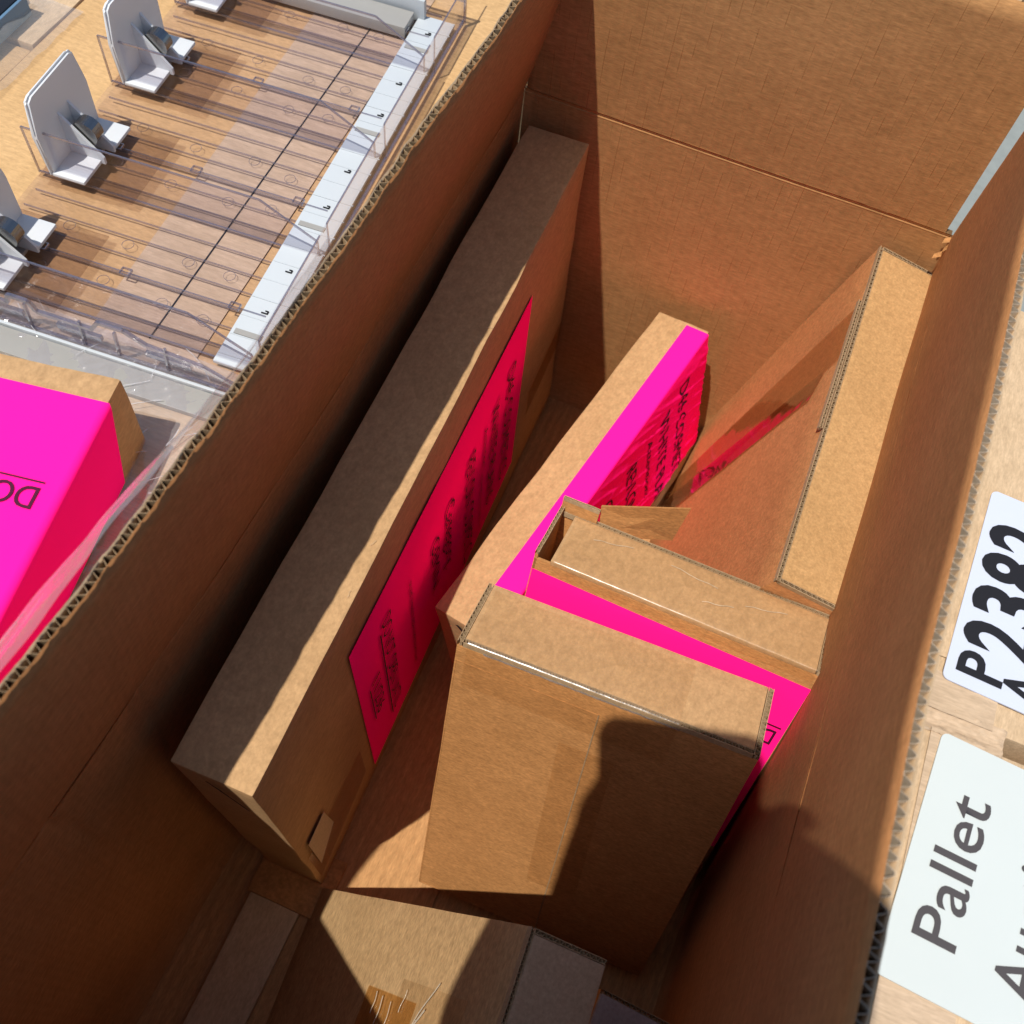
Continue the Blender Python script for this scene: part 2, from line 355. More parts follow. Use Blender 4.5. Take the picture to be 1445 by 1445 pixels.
def flap(name, fn, nu, nv, m, off, edge_mat, pitch=.0086, Tk=T, L=1.13):
    """raised flap: two liners with the corrugated medium showing along the top edge"""
    off = Vector(off); s = MB(); lin = .0007
    for a, b in ((0, lin), (Tk-lin, Tk)):
        if a: inner = s; s = MB()
        s.grid(lambda u, v: INV @ (Vector(fn(u, v))+off*a), nu, nv); k0 = len(s.v)-(nu+1)*(nv+1)
        s.grid(lambda u, v: INV @ (Vector(fn(u, v))+off*b), nu, nv); k = (nu+1)*(nv+1)
        for i in range(nu): q = k0+i*(nv+1)+nv; s.f.append((q, q+nv+1, q+nv+1+k, q+k))
        for j in range(nv):
            for q in (k0+j, k0+nu*(nv+1)+j): s.f.append((q, q+1, q+1+k, q+k))
    o = inner.build(name, m, carton, True); s.build('outer_liner', M['out_pale'], o, True)
    n = int(L/pitch*9); e = MB(); th = .0006
    for i in range(n+1):
        u = i/n; top = Vector(fn(u, 1)); low = Vector(fn(u, .9)); ph = 2*math.pi*u*L/pitch+2.4*noise.noise(Vector((u*26, 7, off.x*9)))+.9*noise.noise(Vector((u*90, 3, off.x*9)))
        wv = max(-1, min(1, math.sin(ph)*(1.15+.5*noise.noise(Vector((u*50, 1, 2)))))); q = Tk/2+wv*(Tk/2-lin); dip = abs(wob((u*L, 5, 1), 120, .0028))
        tdir = (top-low).normalized()
        for d, kk in ((q-th/2, 0), (q+th/2, 0), (q, 1)): e.v.append(INV @ ((top-tdir*(.0004+dip) if kk == 0 else low)+off*d))
    for i in range(n):
        a = i*3; b = a+3; e.f += [(a, b, b+1, a+1), (a, a+2, b+2, b), (a+1, b+1, b+2, a+2)]
    e.build('corrugated_medium', edge_mat, o)
    return o
def lf(u, v):
    y = YF+.002+(YB-.001-YF-.002)*u; b = interp(LX, y); t = interp(LT, y); z = .0045+(interp(LZ, y)-.0045)*v
    return (b+(t-b)*v+.004*math.sin(math.pi*v)+wob((0, y, v*.2), 5, .004)*v-.3*dent(y, z)+wob((3, y, 0), 45, .0014)*(v > .9), y, z+(wob((9, y, 0), 60, .0016)+wob((9, y, 4), 170, .0012))*(v > .95))
def rf(u, v):
    y = YF+.01+(YB-.006-YF-.01)*u; b = interp(RX, y); t = interp(RT, y); z = .0045+(interp(RZ, y)-.0045)*v
    k = max(0, (y-.80)/.145)
    return (b+(t-b)*v+wob((5, y, v*.2), 5, .003)*v+.006*k*k*v, y-.012*v*k, z+(wob((8, y, 0), 60, .0014)+wob((8, y, 4), 170, .0010))*(v > .95))
def bf(u, v):
    x = -.3065+(.1915+.3065)*u; return (x, YB+.0005-.002*math.sin(math.pi*v)+wob((x, 4, v*.2), 5, .003)*v, .0045+.2600*v+wob((x, 1, 0), 60, .001)*(v > .95))
def ff(u, v):
    x = -.336+(.20+.336)*u; return (x, YF+.045*v, .0045+.250*v)
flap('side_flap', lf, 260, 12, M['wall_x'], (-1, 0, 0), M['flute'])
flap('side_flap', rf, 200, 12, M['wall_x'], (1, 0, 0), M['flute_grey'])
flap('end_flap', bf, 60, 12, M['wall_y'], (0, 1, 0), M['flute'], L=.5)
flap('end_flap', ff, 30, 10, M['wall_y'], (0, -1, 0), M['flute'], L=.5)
# torn corner where the score ends, right back
s = MB()
for i in range(3):
    a = Vector((.1930+.004*math.sin(i*2.1), .9400-.0065*i, .003-.0065*i)); b = a+Vector((.004+.002*math.cos(i*3), .001, .004+.002*math.sin(i)))
    k = len(s.v); s.v += [INV @ a, INV @ b, INV @ (b+Vector((.001, -.005, -.003))), INV @ (a+Vector((-.001, -.005, -.003)))]; s.f.append((k, k+1, k+2, k+3))
s.build('torn_corner', M['box_side'], carton)
# bottom flaps, meeting near the middle, and the slack flap end
s = MB().box(-.338, .242, YF, YB+.006, FZ-.009, FZ-.0045, INV); s.build('bottom_flap', M['floor'], carton)
s = MB().box(-.334, -.0625, YF+.002, YB+.004, FZ-.0044, FZ-.0004, INV); s.build('bottom_flap', M['floor'], carton)
s = MB().box(-.0595, .240, YF+.002, YB+.004, FZ-.0044, FZ-.0004, INV); s.build('bottom_flap', M['floor'], carton)

# ------------------------------------------------------------------ slim cartons
def box_thing(name, pos, rot, size, label, flags='', body_mat=None, open_left=False, top_mat=None, cat='cardboard box', group=None, pitch=.0062, seed=0., edge=.0046):
    mat = Matrix.Translation(Vector(pos)) @ rotm(*rot); t = empty(name, mat=mat); tag(t, label, cat, group)
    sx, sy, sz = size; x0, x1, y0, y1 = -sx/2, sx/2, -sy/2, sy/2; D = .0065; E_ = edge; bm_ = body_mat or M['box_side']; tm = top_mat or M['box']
    if not flags and not open_left:
        boxmesh('box_body', x0, x1, y0, y1, -sz, 0, body_mat or M['box'], t, bev=.0022, n=20, amp=.0017, seed=seed)
        return t
    gx0 = x0+(.0170 if open_left else 0)
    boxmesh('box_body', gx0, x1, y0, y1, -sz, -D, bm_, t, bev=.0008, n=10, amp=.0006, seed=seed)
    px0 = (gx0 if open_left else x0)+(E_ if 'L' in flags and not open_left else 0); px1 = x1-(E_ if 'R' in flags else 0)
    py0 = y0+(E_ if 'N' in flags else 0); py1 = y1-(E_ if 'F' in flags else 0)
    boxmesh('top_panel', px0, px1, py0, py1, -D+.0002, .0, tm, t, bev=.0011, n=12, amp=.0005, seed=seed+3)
    if 'L' in flags and not open_left: flute_edge('corrugated_edge', (x0, y0, 0), (x0, y1, 0), (1, 0, 0), (0, 0, -1), E_-.0003, .0062, pitch, parent=t)
    if 'R' in flags: flute_edge('corrugated_edge', (x1, y0, 0), (x1, y1, 0), (-1, 0, 0), (0, 0, -1), E_-.0003, .0062, pitch, parent=t)
    ax0 = x0+(E_ if 'L' in flags else 0); ax1 = x1-(E_ if 'R' in flags else 0)
    if 'N' in flags: flute_edge('corrugated_edge', (ax0, y0, 0), (ax1, y0, 0), (0, 1, 0), (0, 0, -1), E_-.0003, .0062, pitch, parent=t)
    if 'F' in flags: flute_edge('corrugated_edge', (ax0, y1, 0), (ax1, y1, 0), (0, -1, 0), (0, 0, -1), E_-.0003, .0062, pitch, parent=t)
    return t

LINES = [('D46 COSMETICS', .185, .030, .062, .300, .026), ('WHITE PLAINS', .138, .045, .060, .270, .025), ('Attention:', .112, .085, .070, .160, .011),
         ('REVLON COSMETICS', .064, .030, .072, .330, .028), ('Category:', .006, .095, .085, .250, .024), ('GEMINI', -.045, .110, .085, .200, .022)]
# A: the long box on the left
A = box_thing('long_box', (-.2503, .5237, -.0363), (1.2526, -.7864, .7995), (.0758, .8114, .5156),
              'longest slim cardboard box along the shaded left wall, tall pink sheet on its side', seed=1)
X = .0379+.0024
def label_rows(lab, x, z0, rows, zs_=1., amp=0):
    for sname, y, zo, ln, wd, cap in rows:
        text(sname, (x, y-cap/2, z0-zo), (0, 0, -1), (0, 1, 0), wd*zs_, cap, M['ink_purple'], lab, .006)
labA = sheet('pink_label', (X, -.2474, -.0761), (X, .236, -.0830), (X, .222, -.4450), (X, -.2500, -.4811), M['pink'], A, .0004, 30, 24, .0004, 9., 2)
XA = X+.0010
PA = [(-.3547, -.290), (-.3493, -.374), (-.3912, -.420), (-.3919, -.294)]
for sname, y, za, zb, cap in (('D46 COSMETICS', .178, .150, .410, .027), ('WHITE PLAINS', .128, .160, .400, .026), ('Attention:', .098, .170, .262, .011), ('REVLON COSMETICS', .052, .166, .440, .029),
                              ('Category:', -.010, .172, .335, .026), ('GEMINI', -.052, .190, .320, .022), ('on shelf allocation display material item count', -.118, .165, .420, .009),
                              ('DO NOT OPEN UNTIL', -.176, .135, .425, .021), ('11/236', -.214, .228, .335, .020)):
    text(sname, (XA, y-cap/2, -za), (0, 0, -1), (0, 1, 0), zb-za, cap, M['ink_purple'], labA, 0.)
rule((XA, -.192, -.150), (XA, -.192, -.425), .0028, (1, 0, 0), M['ink_purple'], labA)
rule((XA, -.229, -.230), (XA, -.229, -.338), .0022, (1, 0, 0), M['ink_purple'], labA)
rule((XA, .092, -.27), (XA, .092, -.42), .0018, (1, 0, 0), M['ink_purple'], labA)
tp = sheet('clear_tape', (X, -.400, -.340), (X, -.270, -.340), (X, -.270, -.440), (X, -.400, -.470), M['tape_e'], A, .0004, 12, 8, .0006, 60, 4)
sheet('clear_tape', (X, .270, -.330), (X, .4020, -.320), (X, .4020, -.375), (X, .270, -.385), M['tape_brown'], A, .0004, 12, 8, .0006, 60, 5)
sheet('torn_tape_patch', (X+.0014, PA[3][0], PA[3][1]), (X+.0014, PA[0][0], PA[0][1]), (X+.0014, PA[1][0], PA[1][1]), (X+.0014, PA[2][0], PA[2][1]), M['paper_tape'], A, .0003)
# near end face: pale torn paper strip and dark print
YA = -.8114/2-.0012
for i in range(5):
    s = MB().bar((-.006+.004*i, YA-.0004, -.012-.010*i), (.004+.004*i, YA-.0004, -.030-.013*i), .0016, .0003, (0, -1, 0)); s.build('printed_bar', M['ink'], A)

random.seed(5)
for i in range(5):
    s = MB(); y = random.uniform(-.36, .36); x = random.uniform(.0, .034); p = Vector((x, y, .0022)); a = random.uniform(0, 6)
    for j in range(6):
        q = p+Vector((math.cos(a)*.0012, math.sin(a)*.0012, 0)); s.bar(p, q, .0003, .0003); p = q; a += random.uniform(-.6, .6)
    s.build('loose_fibre', M['torn'], A)
# B: middle box with the pink sheet folded over its top edge
B = box_thing('middle_box', (-.0948, .668, -.2594), (1.6166, -8.9528, -11.2897), (.0753, .5194, .2873),
              'slim box beside the longest box, wrinkled pink sheet folded over its top edge', seed=4)
XB = .0753/2
def bl(u, v):   # u along the box, v from the top face over the fold and down the side
    y = -.2140+(.2540+.2140)*u; L1_ = XB-.0065+.0012; d = v*.275
    if d < L1_: x, z = .0065+d, .0017
    else: x, z = XB+.0017, -(d-L1_)+.0005
    if d > L1_+.004:
        q = d-L1_; r = noise.fractal(Vector((y*13, z*30, 2)), 1., 2., 4); r2 = abs(noise.noise(Vector((y*26+z*46, z*9, 8))))
        x += min(1, q/.03)*(.0006+.0010*abs(r)+.0016*max(0, .10-r2)/.10)
        z += .001*noise.noise(Vector((y*30, z*30, 5)))
        if d > .2: y += .004*math.sin(y*80)
    return (x, y, z)
s = MB().grid(bl, 120, 110); labB = s.build('pink_label', M['pink'], B, True)
def side(y, z, lift=.0055):
    return (XB+.0017+lift, y, z)
for sname, y, za, zb, cap in (('D46 COSMET', .192, .030, .238, .025), ('WHITE PLAI', .142, .046, .245, .026), ('Attention:', .103, .056, .190, .0125), ('REVLON COS', .056, .056, .245, .027),
                              ('Category:', -.004, .060, .235, .024)):
    t = text(sname, (0, y-cap/2, -za), (0, 0, -1), (0, 1, 0), zb-za, cap, M['ink_purple'], labB, .0)
    # drape the print onto the wrinkled paper
    bm = bmesh.new(); bm.from_mesh(t.data)
    bmesh.ops.triangulate(bm, faces=bm.faces)
    bmesh.ops.subdivide_edges(bm, edges=[e for e in bm.edges if e.calc_length() > .006], cuts=2)
    bm.to_mesh(t.data); bm.free()
    for v in t.data.vertices:
        d = -(v.co.z-.0005)+XB-.0065+.0012; u = (v.co.y+.2140)/.468; p = bl(u, d/.275); v.co.x = p[0]+.0007
YB_ = -.5194/2-.0012
for i in range(3):
    s = MB().bar((-.006+.009*i, YB_-.0003, -.010-.004*i), (.010+.009*i, YB_-.0003, -.034-.008*i), .0042-.0008*i, .0003, (0, -1, 0)); s.build('printed_bar', M['ink'], B)

# C: open-ended box with pink label, behind the front box
Cb = box_thing('open_ended_box', (.0632, .4665, -.0846), (-16.8594, -2.336, -2.1372), (.2891, .0753, .479),
               'upright box with open left end and pink front sheet, directly behind the taped front box', flags='RF', open_left=True, top_mat=M['box'], seed=6, edge=.0055)
sx, sy, sz = .2891, .0753, .479
boxmesh('front_board', -sx/2, -sx/2+.018, -sy/2, -sy/2+.003, -sz, -.0045, M['box_side'], Cb, bev=.0006)
boxmesh('rear_board', -sx/2, -.1052, sy/2-.003, sy/2, -sz, .0125, M['box_side'], Cb, bev=.0006)
boxmesh('end_board', -sx/2, -sx/2+.0034, -sy/2, sy/2, -sz, .0010, M['box_side'], Cb, bev=.0004)
flute_edge('corrugated_edge', (-sx/2-.0002, -sy/2, .0048), (-sx/2-.0002, sy/2, .0048), (1, 0, 0), (0, 0, -1), .0042, .0055, .0058, parent=Cb)
flute_edge('corrugated_edge', (-sx/2, sy/2, .0170), (-.105, sy/2, .0170), (0, -1, 0), (0, 0, -1), .0032, .0045, .0058, parent=Cb)
# loose triangular flap sticking out behind
s = MB(); pts = [(-.106, sy/2+.001, .0200), (-.023, .055, .0460), (-.029, .062, -.0090), (-.100, sy/2+.001, -.020)]
k = [Vector(p) for p in pts]; s.v = k+[p+Vector((0, .003, -.0006)) for p in k]; s.f = [(0, 1, 2, 3), (7, 6, 5, 4), (0, 4, 5, 1), (1, 5, 6, 2), (2, 6, 7, 3), (3, 7, 4, 0)]
s.build('loose_flap', M['box_side'], Cb)
labC = sheet('pink_label', (-sx/2+.001, -sy/2-.0012, -.0190), (sx/2-.001, -sy/2-.0012, -.0265), (sx/2-.001, -sy/2-.0012, -.34), (-sx/2+.001, -sy/2-.0012, -.34), M['pink'], Cb, .0004, 20, 20, .0006, 12, 5)
text('DO NOT OPEN UNTIL', (sx/2-.008, -sy/2-.0022, -.1010), (-1, 0, 0), (0, 0, -1), .235, .024, M['ink_purple'], labC, .004)
rule((sx/2-.006, -sy/2-.0022, -.0945), (-sx/2+.04, -sy/2-.0022, -.0945), .0022, (0, -1, 0), M['ink_purple'], labC)
# tape wrapped over the top front edge
def tapeover(par, x0, x1, y0, ytop, zdown, m, seed, sag=.0006, nm='clear_tape'):
    s = MB(); L_ = (ytop-y0); tot = L_+zdown
    def f(u, v):
        x = x0+(x1-x0)*u; d = v*tot; wv = noise.fractal(Vector((x*40, d*50, seed)), 1., 2., 3)*sag
        if d < L_: return (x, ytop-d, .0007+abs(wv))
        return (x, y0-.0011-abs(wv), .0004-(d-L_))
    return s.grid(f, 60, 24).build(nm, m, par, True)
tapeover(Cb, -sx/2+.020, sx/2-.004, -sy/2, sy/2-.004, .017, M['tape'], 3)

for (xa, xb, ya, yb) in ((-.10, -.06, .010, .020), (-.02, .03, .018, .012), (.06, .10, .004, .015), (.02, .05, -.012, -.004)):
    s = MB()
    for j in range(5):
        a = j/5; b = (j+1)/5; s.bar((xa+(xb-xa)*a, ya+(yb-ya)*a+.001*math.sin(a*9), .0009), (xa+(xb-xa)*b, ya+(yb-ya)*b+.001*math.sin(b*9), .0009), .0008, .0003)
    s.build('scuff', M['torn'], Cb)
# D: front box, sunlit, leaning back
D = box_thing('front_box', (.0293, .3645, -.0886), (-17.9775, -3.1792, .1375), (.2892, .0809, .4752),
              'sunlit upright cardboard box, front centre, clear tape over its top edge, no pink sheet', flags='LRN', seed=9, edge=.0058)
sx, sy, sz = .2892, .0809, .4752
tapeover(D, -sx/2+.010, .070, -sy/2, sy/2-.008, .060, M['tape'], 8, .0008)
s = MB().grid(lambda u, v: (-.118+.190*u, -sy/2-.0008-.0010*abs(noise.noise(Vector((u*30, v, 4)))), -.0035-.0026*v+.0008*noise.noise(Vector((u*22, 2, 2)))), 80, 3)
s.build('tape_fold', film('tape_fold_shine', (.9, .88, .85), .35, .12, .002, 90, haze=.2, hazecol=(.9, .9, .9)), D, True)
# flap seam down the front face
YD = -sy/2-.0009
flute_edge('flap_seam', (-.0005, YD, -.028), (.0095, YD, -sz+.004), (1, 0, 0), (0, 1, 0), .0011, .0014, .004, parent=D, lin=.0003, jag=.0003)
sheet('overlapping_flap', (-sx/2+.002, YD+.0004, -.028), (-.0005, YD+.0004, -.028), (.0095, YD+.0004, -sz+.003), (-sx/2+.002, YD+.0004, -sz+.003), M['box_side'], D, .0005)
sheet('clear_tape', (-.028, YD-.0003, -.09), (.028, YD-.0003, -.088), (.040, YD-.0003, -.36), (-.018, YD-.0003, -.362), M['tape'], D, .0003, 10, 30, .0004, 60, 7)

# E: tilted box against the right wall
Eb = box_thing('tilted_box', (.1729, .7162, -.053), (3.8756, 12.3302, 1.0392), (.072, .4394, .5444),
               'slim cardboard box tilted against the right wall, broad taped side turned to the left', flags='LNF', body_mat=kraft('box_kraft_tilted_bounce', (.58, .27, .105), fibre=(.3, .6, .5), var=.26),  # broad side reddened: bounced light painted into its base colour
               top_mat=M['box_lit'], seed=12)
sx, sy, sz = .072, .4394, .5444; XE = -sx/2-.0020
sheet('clear_tape', (XE, .135, -.004), (XE, .062, -.004), (XE, .050, -sz+.01), (XE, .118, -sz+.01), M['tape_e'], Eb, .0003, 10, 60, .0007, 22, 2)
sheet('clear_tape', (XE-.0016, .060, -.04), (XE-.0016, .030, -.06), (XE-.0016, .045, -sz+.01), (XE-.0016, .085, -sz+.01), M['tape_e2'], Eb, .0003, 8, 60, .0006, 26, 6)
flute_edge('corrugated_edge', (XE+.0002, -.040, .0008), (XE+.0002, .135, .0008), (-1, 0, 0), (0, 0, -1), .0036, .006, .0055, parent=Eb)

# F: leaning box at the bottom of the picture
Fb = box_thing('leaning_box', (.0824, -.0212, -.0968), (1.4691, 26.2853, 3.5418), (.0771, .29, .5411),
               'steeply leaning box at the lower edge, sunlit broad side and grey shaded top', flags='LF', seed=15, body_mat=kraft('box_kraft_leaning', (.56, .36, .175), fibre=(1, .25, .6), var=.28),
               top_mat=kraft('box_kraft_shade_grey', (.47, .35, .235), var=.1))  # same cardboard, top greyed to paint in its sky-lit shade
sx, sy, sz = .0771, .29, .5411; XF = -sx/2-.0019
sheet('amber_tape', (XF, .062, -.275), (XF, .062, -.155), (XF, .000, -.155), (XF, .000, -.275), M['tape_brown'], Fb, .0003, 16, 12, .0006, 40, 3)
sheet('clear_tape', (XF-.0004, .078, -.20), (XF-.0004, .078, -.06), (XF-.0004, .010, -.06), (XF-.0004, .010, -.20), M['tape'], Fb, .0003, 16, 12, .0008, 30, 9)
cr = film('crease_shine', (.95, .9, .8), .30, .2, .001, 200, haze=.4, hazecol=(.95, .86, .7))
for (y0_, z0_, y1_, z1_, wd) in ((.060, -.245, .040, -.243, .0012), (.058, -.228, .030, -.226, .0014), (.056, -.205, .028, -.203, .0009), (.084, -.120, .040, -.150, .0012), (.060, -.130, .030, -.160, .0020), (.070, -.180, .050, -.182, .0008), (.050, -.140, .026, -.150, .0010)):
    n_ = 6; s = MB()
    for j in range(n_):
        a = j/n_; b = (j+1)/n_; f1 = .0012*math.sin(a*6+y0_*90); f2 = .0012*math.sin(b*6+y0_*90)
        s.bar((XF-.0012, y0_+(y1_-y0_)*a, z0_+(z1_-z0_)*a+f1), (XF-.0012, y0_+(y1_-y0_)*b, z0_+(z1_-z0_)*b+f2), wd, .0003, (-1, 0, 0))
    s.build('tape_crease', cr, Fb)
# G: corner of one more box at the bottom edge
Gb = box_thing('low_box', (.2030, .0610, -.330), (0, 10, 12), (.105, .12, .20), 'grey topped box corner at the bottom edge, right of the leaning box', flags='F', seed=17, top_mat=kraft('box_cool_kraft', (.40, .37, .36), var=.1))
Gb.matrix_world = Matrix.Translation(Vector((.186, .0640, -.300))) @ rotm(0, 8, -2)
# H: narrow strip carton on the floor by the left wall
H = empty('narrow_strip', (-.241, -.04, FZ)); tag(H, 'narrow grey brown cardboard strip in deep shade at the bottom left inside the carton', 'cardboard strip')
boxmesh('strip_body', -.0340, .0320, -.14, .128, 0, .010, M['out_pale'], H, bev=.001, n=6, amp=.0006)
boxmesh('strip_flap', -.040, .060, .1285, .205, -.0002, .007, M['box_side'], H, bev=.001, n=4, amp=.0005)

# ------------------------------------------------------------------ cartons outside, left
def outer(name, x0, x1, y0, y1, ztop, label, m, h=.69, group='cartons around the open carton'):
    t = empty(name, ((x0+x1)/2, (y0+y1)/2, ztop-h)); tag(t, label, 'carton', group)
    cx, cy = (x0+x1)/2, (y0+y1)/2
    boxmesh('carton_body', x0-cx, x1-cx, y0-cy, y1-cy, 0, h, m, t, bev=.003, n=16, amp=.0016, seed=x0*9)
    return t, (cx, cy, h)
L1c, (cx, cy, h) = outer('outer_carton', -.832, -.352, -.35, 1.30, 0, 'flat sealed carton lying under the clear plastic tray', M['out'], h=.70)
def lc(x, y, z=0): return (x-cx, y-cy, h+z)
sheet('pale_tape', lc(-.548, .30, .0014), lc(-.440, .30, .0014), lc(-.470, 1.10, .0014), lc(-.592, 1.10, .0014), M['paper_tape'], L1c, .0003)
sheet('pale_tape', lc(-.80, -.3, .0016), lc(-.37, -.3, .0016), lc(-.37, .452, .0016), lc(-.80, .452, .0016), M['paper_tape'], L1c, .0003, 30, 30, .0010, 20, 4)
s = MB().bar(lc(-.497, .453, .0022), lc(-.517, 1.1, .0022), .0014, .0006); s.build('flap_joint', M['ink'], L1c)
L2c, (c2x, c2y, h2) = outer('outer_carton', -1.45, -.8345, .752, 1.9, .001, 'pale taped carton in the upper left corner beyond the bagged panel', M['out_pale'])
L3c, _ = outer('outer_carton', -1.45, -.8345, -.35, .7485, -.003, 'carton under the bagged dark panel at the left edge', M['out'])
L4c, _ = outer('outer_carton', -.83, -.30, 1.303, 2.0, .0, 'carton behind the clear plastic tray, farthest at the top', M['out'])
# stretch wrap over the near part of it
wr = empty('stretch_wrap', (-.5, .3, 0)); tag(wr, 'clear crinkled stretch wrap lying over the carton between pink box and plastic tray', 'plastic wrap')
def wf(u, v):
    x = -.13+.27*u; y = -.16+.30*v
    r = abs(noise.noise(Vector((x*30+y*22, y*9, 1)))); r2 = abs(noise.noise(Vector((x*50-y*60, y*14, 6))))
    return (x, y, .0075+.010*max(0, .25-r)+.008*max(0, .2-r2)+.004*noise.noise(Vector((x*12, y*12, 0))))
s = MB().grid(lambda u, v: wf(u*.63/.63*0+u, v), 120, 110); 
s.v = [Vector((p.x, p.y, p.z)) for p in s.v]
s.build('film_sheet', M['wrap'], wr, True)
random.seed(3); cw = film('wrap_crease', (.95, .95, .95), .2, .2, .001, 100, haze=.28, hazecol=(.97, .97, 1))
for i in range(20):
    s = MB(); x = random.uniform(-.1, .115); y = random.uniform(-.02, .13); a = random.uniform(.6, 1.5)+(1.2 if random.random() < .3 else 0); L_ = random.uniform(.012, .05); p = Vector((x, y, .0125))
    for j in range(4):
        q = p+Vector((math.cos(a)*L_/4, math.sin(a)*L_/4, 0)); s.bar(p, q, .0003+.0005*random.random(), .0002); p = q; a += random.uniform(-.2, .2)
    s.build('film_crease', cw, wr)
# upright strip of wrap beside the left flap
s = MB()
def wv_(u, v):
    y = -.02+.47*u; xt = interp(LT, y)-.0085; q = noise.noise(Vector((y*14, v*6, 3)))
    return (xt-.034*(1-v)*math.sin(math.pi*min(1, u*1.15+.12))+.003*q+.5, y-.3, .246-.040*(1-v)**1.5+.003*noise.noise(Vector((y*25, v*3, 0))))
s.grid(wv_, 90, 12).build('film_edge', M['wrap'], wr, True)

# pink box outside
P = box_thing('pink_labelled_box', (0, 0, 0), (0, 0, 1), (.30, .34, .09), 'box outside the carton at the left edge, bright pink sheet folded over its side', seed=21, body_mat=M['box'])
yaw = 9.7
P.matrix_world = Matrix.Translation(Vector((-.4374, .3537, .0940))) @ Matrix.Rotation(R(yaw), 4, 'Z') @ Matrix.Translation(Vector((-.150, -.17, 0)))
def pl(u, v):
    y = -.17+.315*u; d = v*.370; L_ = .285
    if d < L_: return (.1528-L_+d, y, .0030)
    q = d-L_; return (.1528, y-q*.30, .0030-q)
s = MB(); s.grid(lambda u, v: Vector(pl(u, v))+Vector((.0002, 0, 0)), 20, 60); labP = s.build('pink_label', M['pink'], P, True)
text('DO NOT OPEN UNTIL', (.1345, .0575, .0036), (-1, 0, 0), (0, -1, 0), .250, .0195, M['ink_purple'], labP, .006)
rule((.1355, .0625, .0036), (-.118, .0625, .0036), .0016, (0, 0, 1), M['ink_purple'], labP)

# ------------------------------------------------------------------ clear pusher tray
TR = empty('pusher_tray', mat=Matrix.Translation(Vector((-.398, .444, .004))) @ Matrix.Rotation(R(4.2), 4, 'Z'))
tag(TR, 'clear plastic shelf tray with white pushers, thin fins and a white front strip', 'shelf tray')
XL = -.300; VF = .0; VB = .57; PITCH = .150
s = MB().box(XL, .03, VF, VB, .0005, .0018); s.build('base_sheet', M['clear'], TR)
boxmesh('front_strip', -.028, .016, .010, VB-.01, .0022, .0060, M['white_strip'], TR, bev=.0006)
s = MB()
for i in range(22):
    y = .020+i*.0245; s.box(-.027, .018, y, y+.0010, .0061, .0066+.0003*(i % 3 == 0))
s.build('strip_ridge', M['white_strip'], TR)
s = MB()
for b_ in range(4):
    for q in range(6):
        y = .021+PITCH*b_+.008+q*.0225
        if y < VB: s.box(XL+.01, -.004, y, y+(.0016 if q == 2 else .0007), .0020, .0070 if q == 2 else .0044)
for rbi in range(1): pass
rib_v, rib_f = s.v, s.f
for i in range(0, len(rib_v), 8):   # each rib is its own part
    k = MB(); k.v = rib_v[i:i+8]; k.f = [tuple(a % 8 for a in f) for f in rib_f[:6]]; k.build('rib', M['clear_edge'], TR)
random.seed(11)
for b_ in range(4):
    for x in (-.235, -.170, -.105, -.060):
        for q in (0, 1):
            y = .021+PITCH*b_+.035+q*.055+random.uniform(-.006, .006)
            s = MB()
            for a in range(12):
                a0 = a*math.pi/6; a1 = a0+math.pi/6; s.bar((x+.006*math.cos(a0), y+.006*math.sin(a0), .0026), (x+.006*math.cos(a1), y+.006*math.sin(a1), .0026), .0004, .0006)
            s.build('moulded_ring', M['clear_edge'], TR)
for b_ in range(4):
    for yy in (.062, .118):
        y = .016+PITCH*b_+yy
        if y < VB-.03:
            s = MB().bar((-.010, y, .0068), (-.004, y, .0068), .0011, .0012).bar((-.004, y-.0005, .0068), (-.004, y+.003, .0068), .0011, .0012).bar((-.0035, y+.003, .0068), (-.007, y+.003, .0068), .0009, .0012)
            s.build('price_hook', M['ink'], TR)
    s = MB().box(-.024, .004, .016+PITCH*b_+.030, .016+PITCH*b_+.036, .0061, .0072); s.build('strip_slot', M['bar'], TR)
def clip(x, y, par):
    s = MB(); w_, h_ = .010, .008
    for a, b in (((x, y, .010), (x+w_, y, .010)), ((x, y+h_, .010), (x+w_, y+h_, .010)), ((x, y, .010), (x, y+h_, .010)), ((x+w_, y, .010), (x+w_, y+h_, .010))): s.bar(a, b, .0010, .0024)
    s.build('moulded_clip', M['clear_edge'], par)
for b_ in range(4):
    y = .021+PITCH*b_+.048
    for x in (-.245, -.155, -.040):
        if y < VB-.02: clip(x, y, TR)
def divider(y):
    prof = [(XL, .002), (XL, .060), (-.045, .060), (.012, .026), (.012, .002)]
    v = [(x, y-.0009, z) for x, z in prof]+[(x, y+.0009, z) for x, z in prof]
    d = link('divider', v, [(0, 1, 2, 3, 4), (9, 8, 7, 6, 5)], M['clear'], TR)
    s = MB()
    for (xa, za), (xb, zb) in zip(prof[:-1], prof[1:]): s.bar((xa, y, za), (xb, y, zb), .0018, .0017, (0, 1, 0))
    s.bar((XL, y, .0035), (.012, y, .0035), .0016, .002, (0, 1, 0))
    s.build('divider_rim', M['clear_edge'], d)
for i in range(4): divider(.016+PITCH*i)
# low clear fence along the front
s = MB().box(.0225, .0240, .01, VB, .002, .052); f_ = s.build('front_fence', M['clear'], TR)
s = MB()
for y0_ in (.012, .165, .315, .465):
    s.bar((.0232, y0_+.004, .052), (.0232, y0_+.140, .052), .0016, .0016); s.bar((.0232, y0_+.004, .052), (.0232, y0_+.004, .006), .0014, .0014, (0, 1, 0))
s.bar((.0232, .01, .006), (.0232, VB, .006), .003, .003)
s.build('fence_rim', M['clear_edge'], f_)
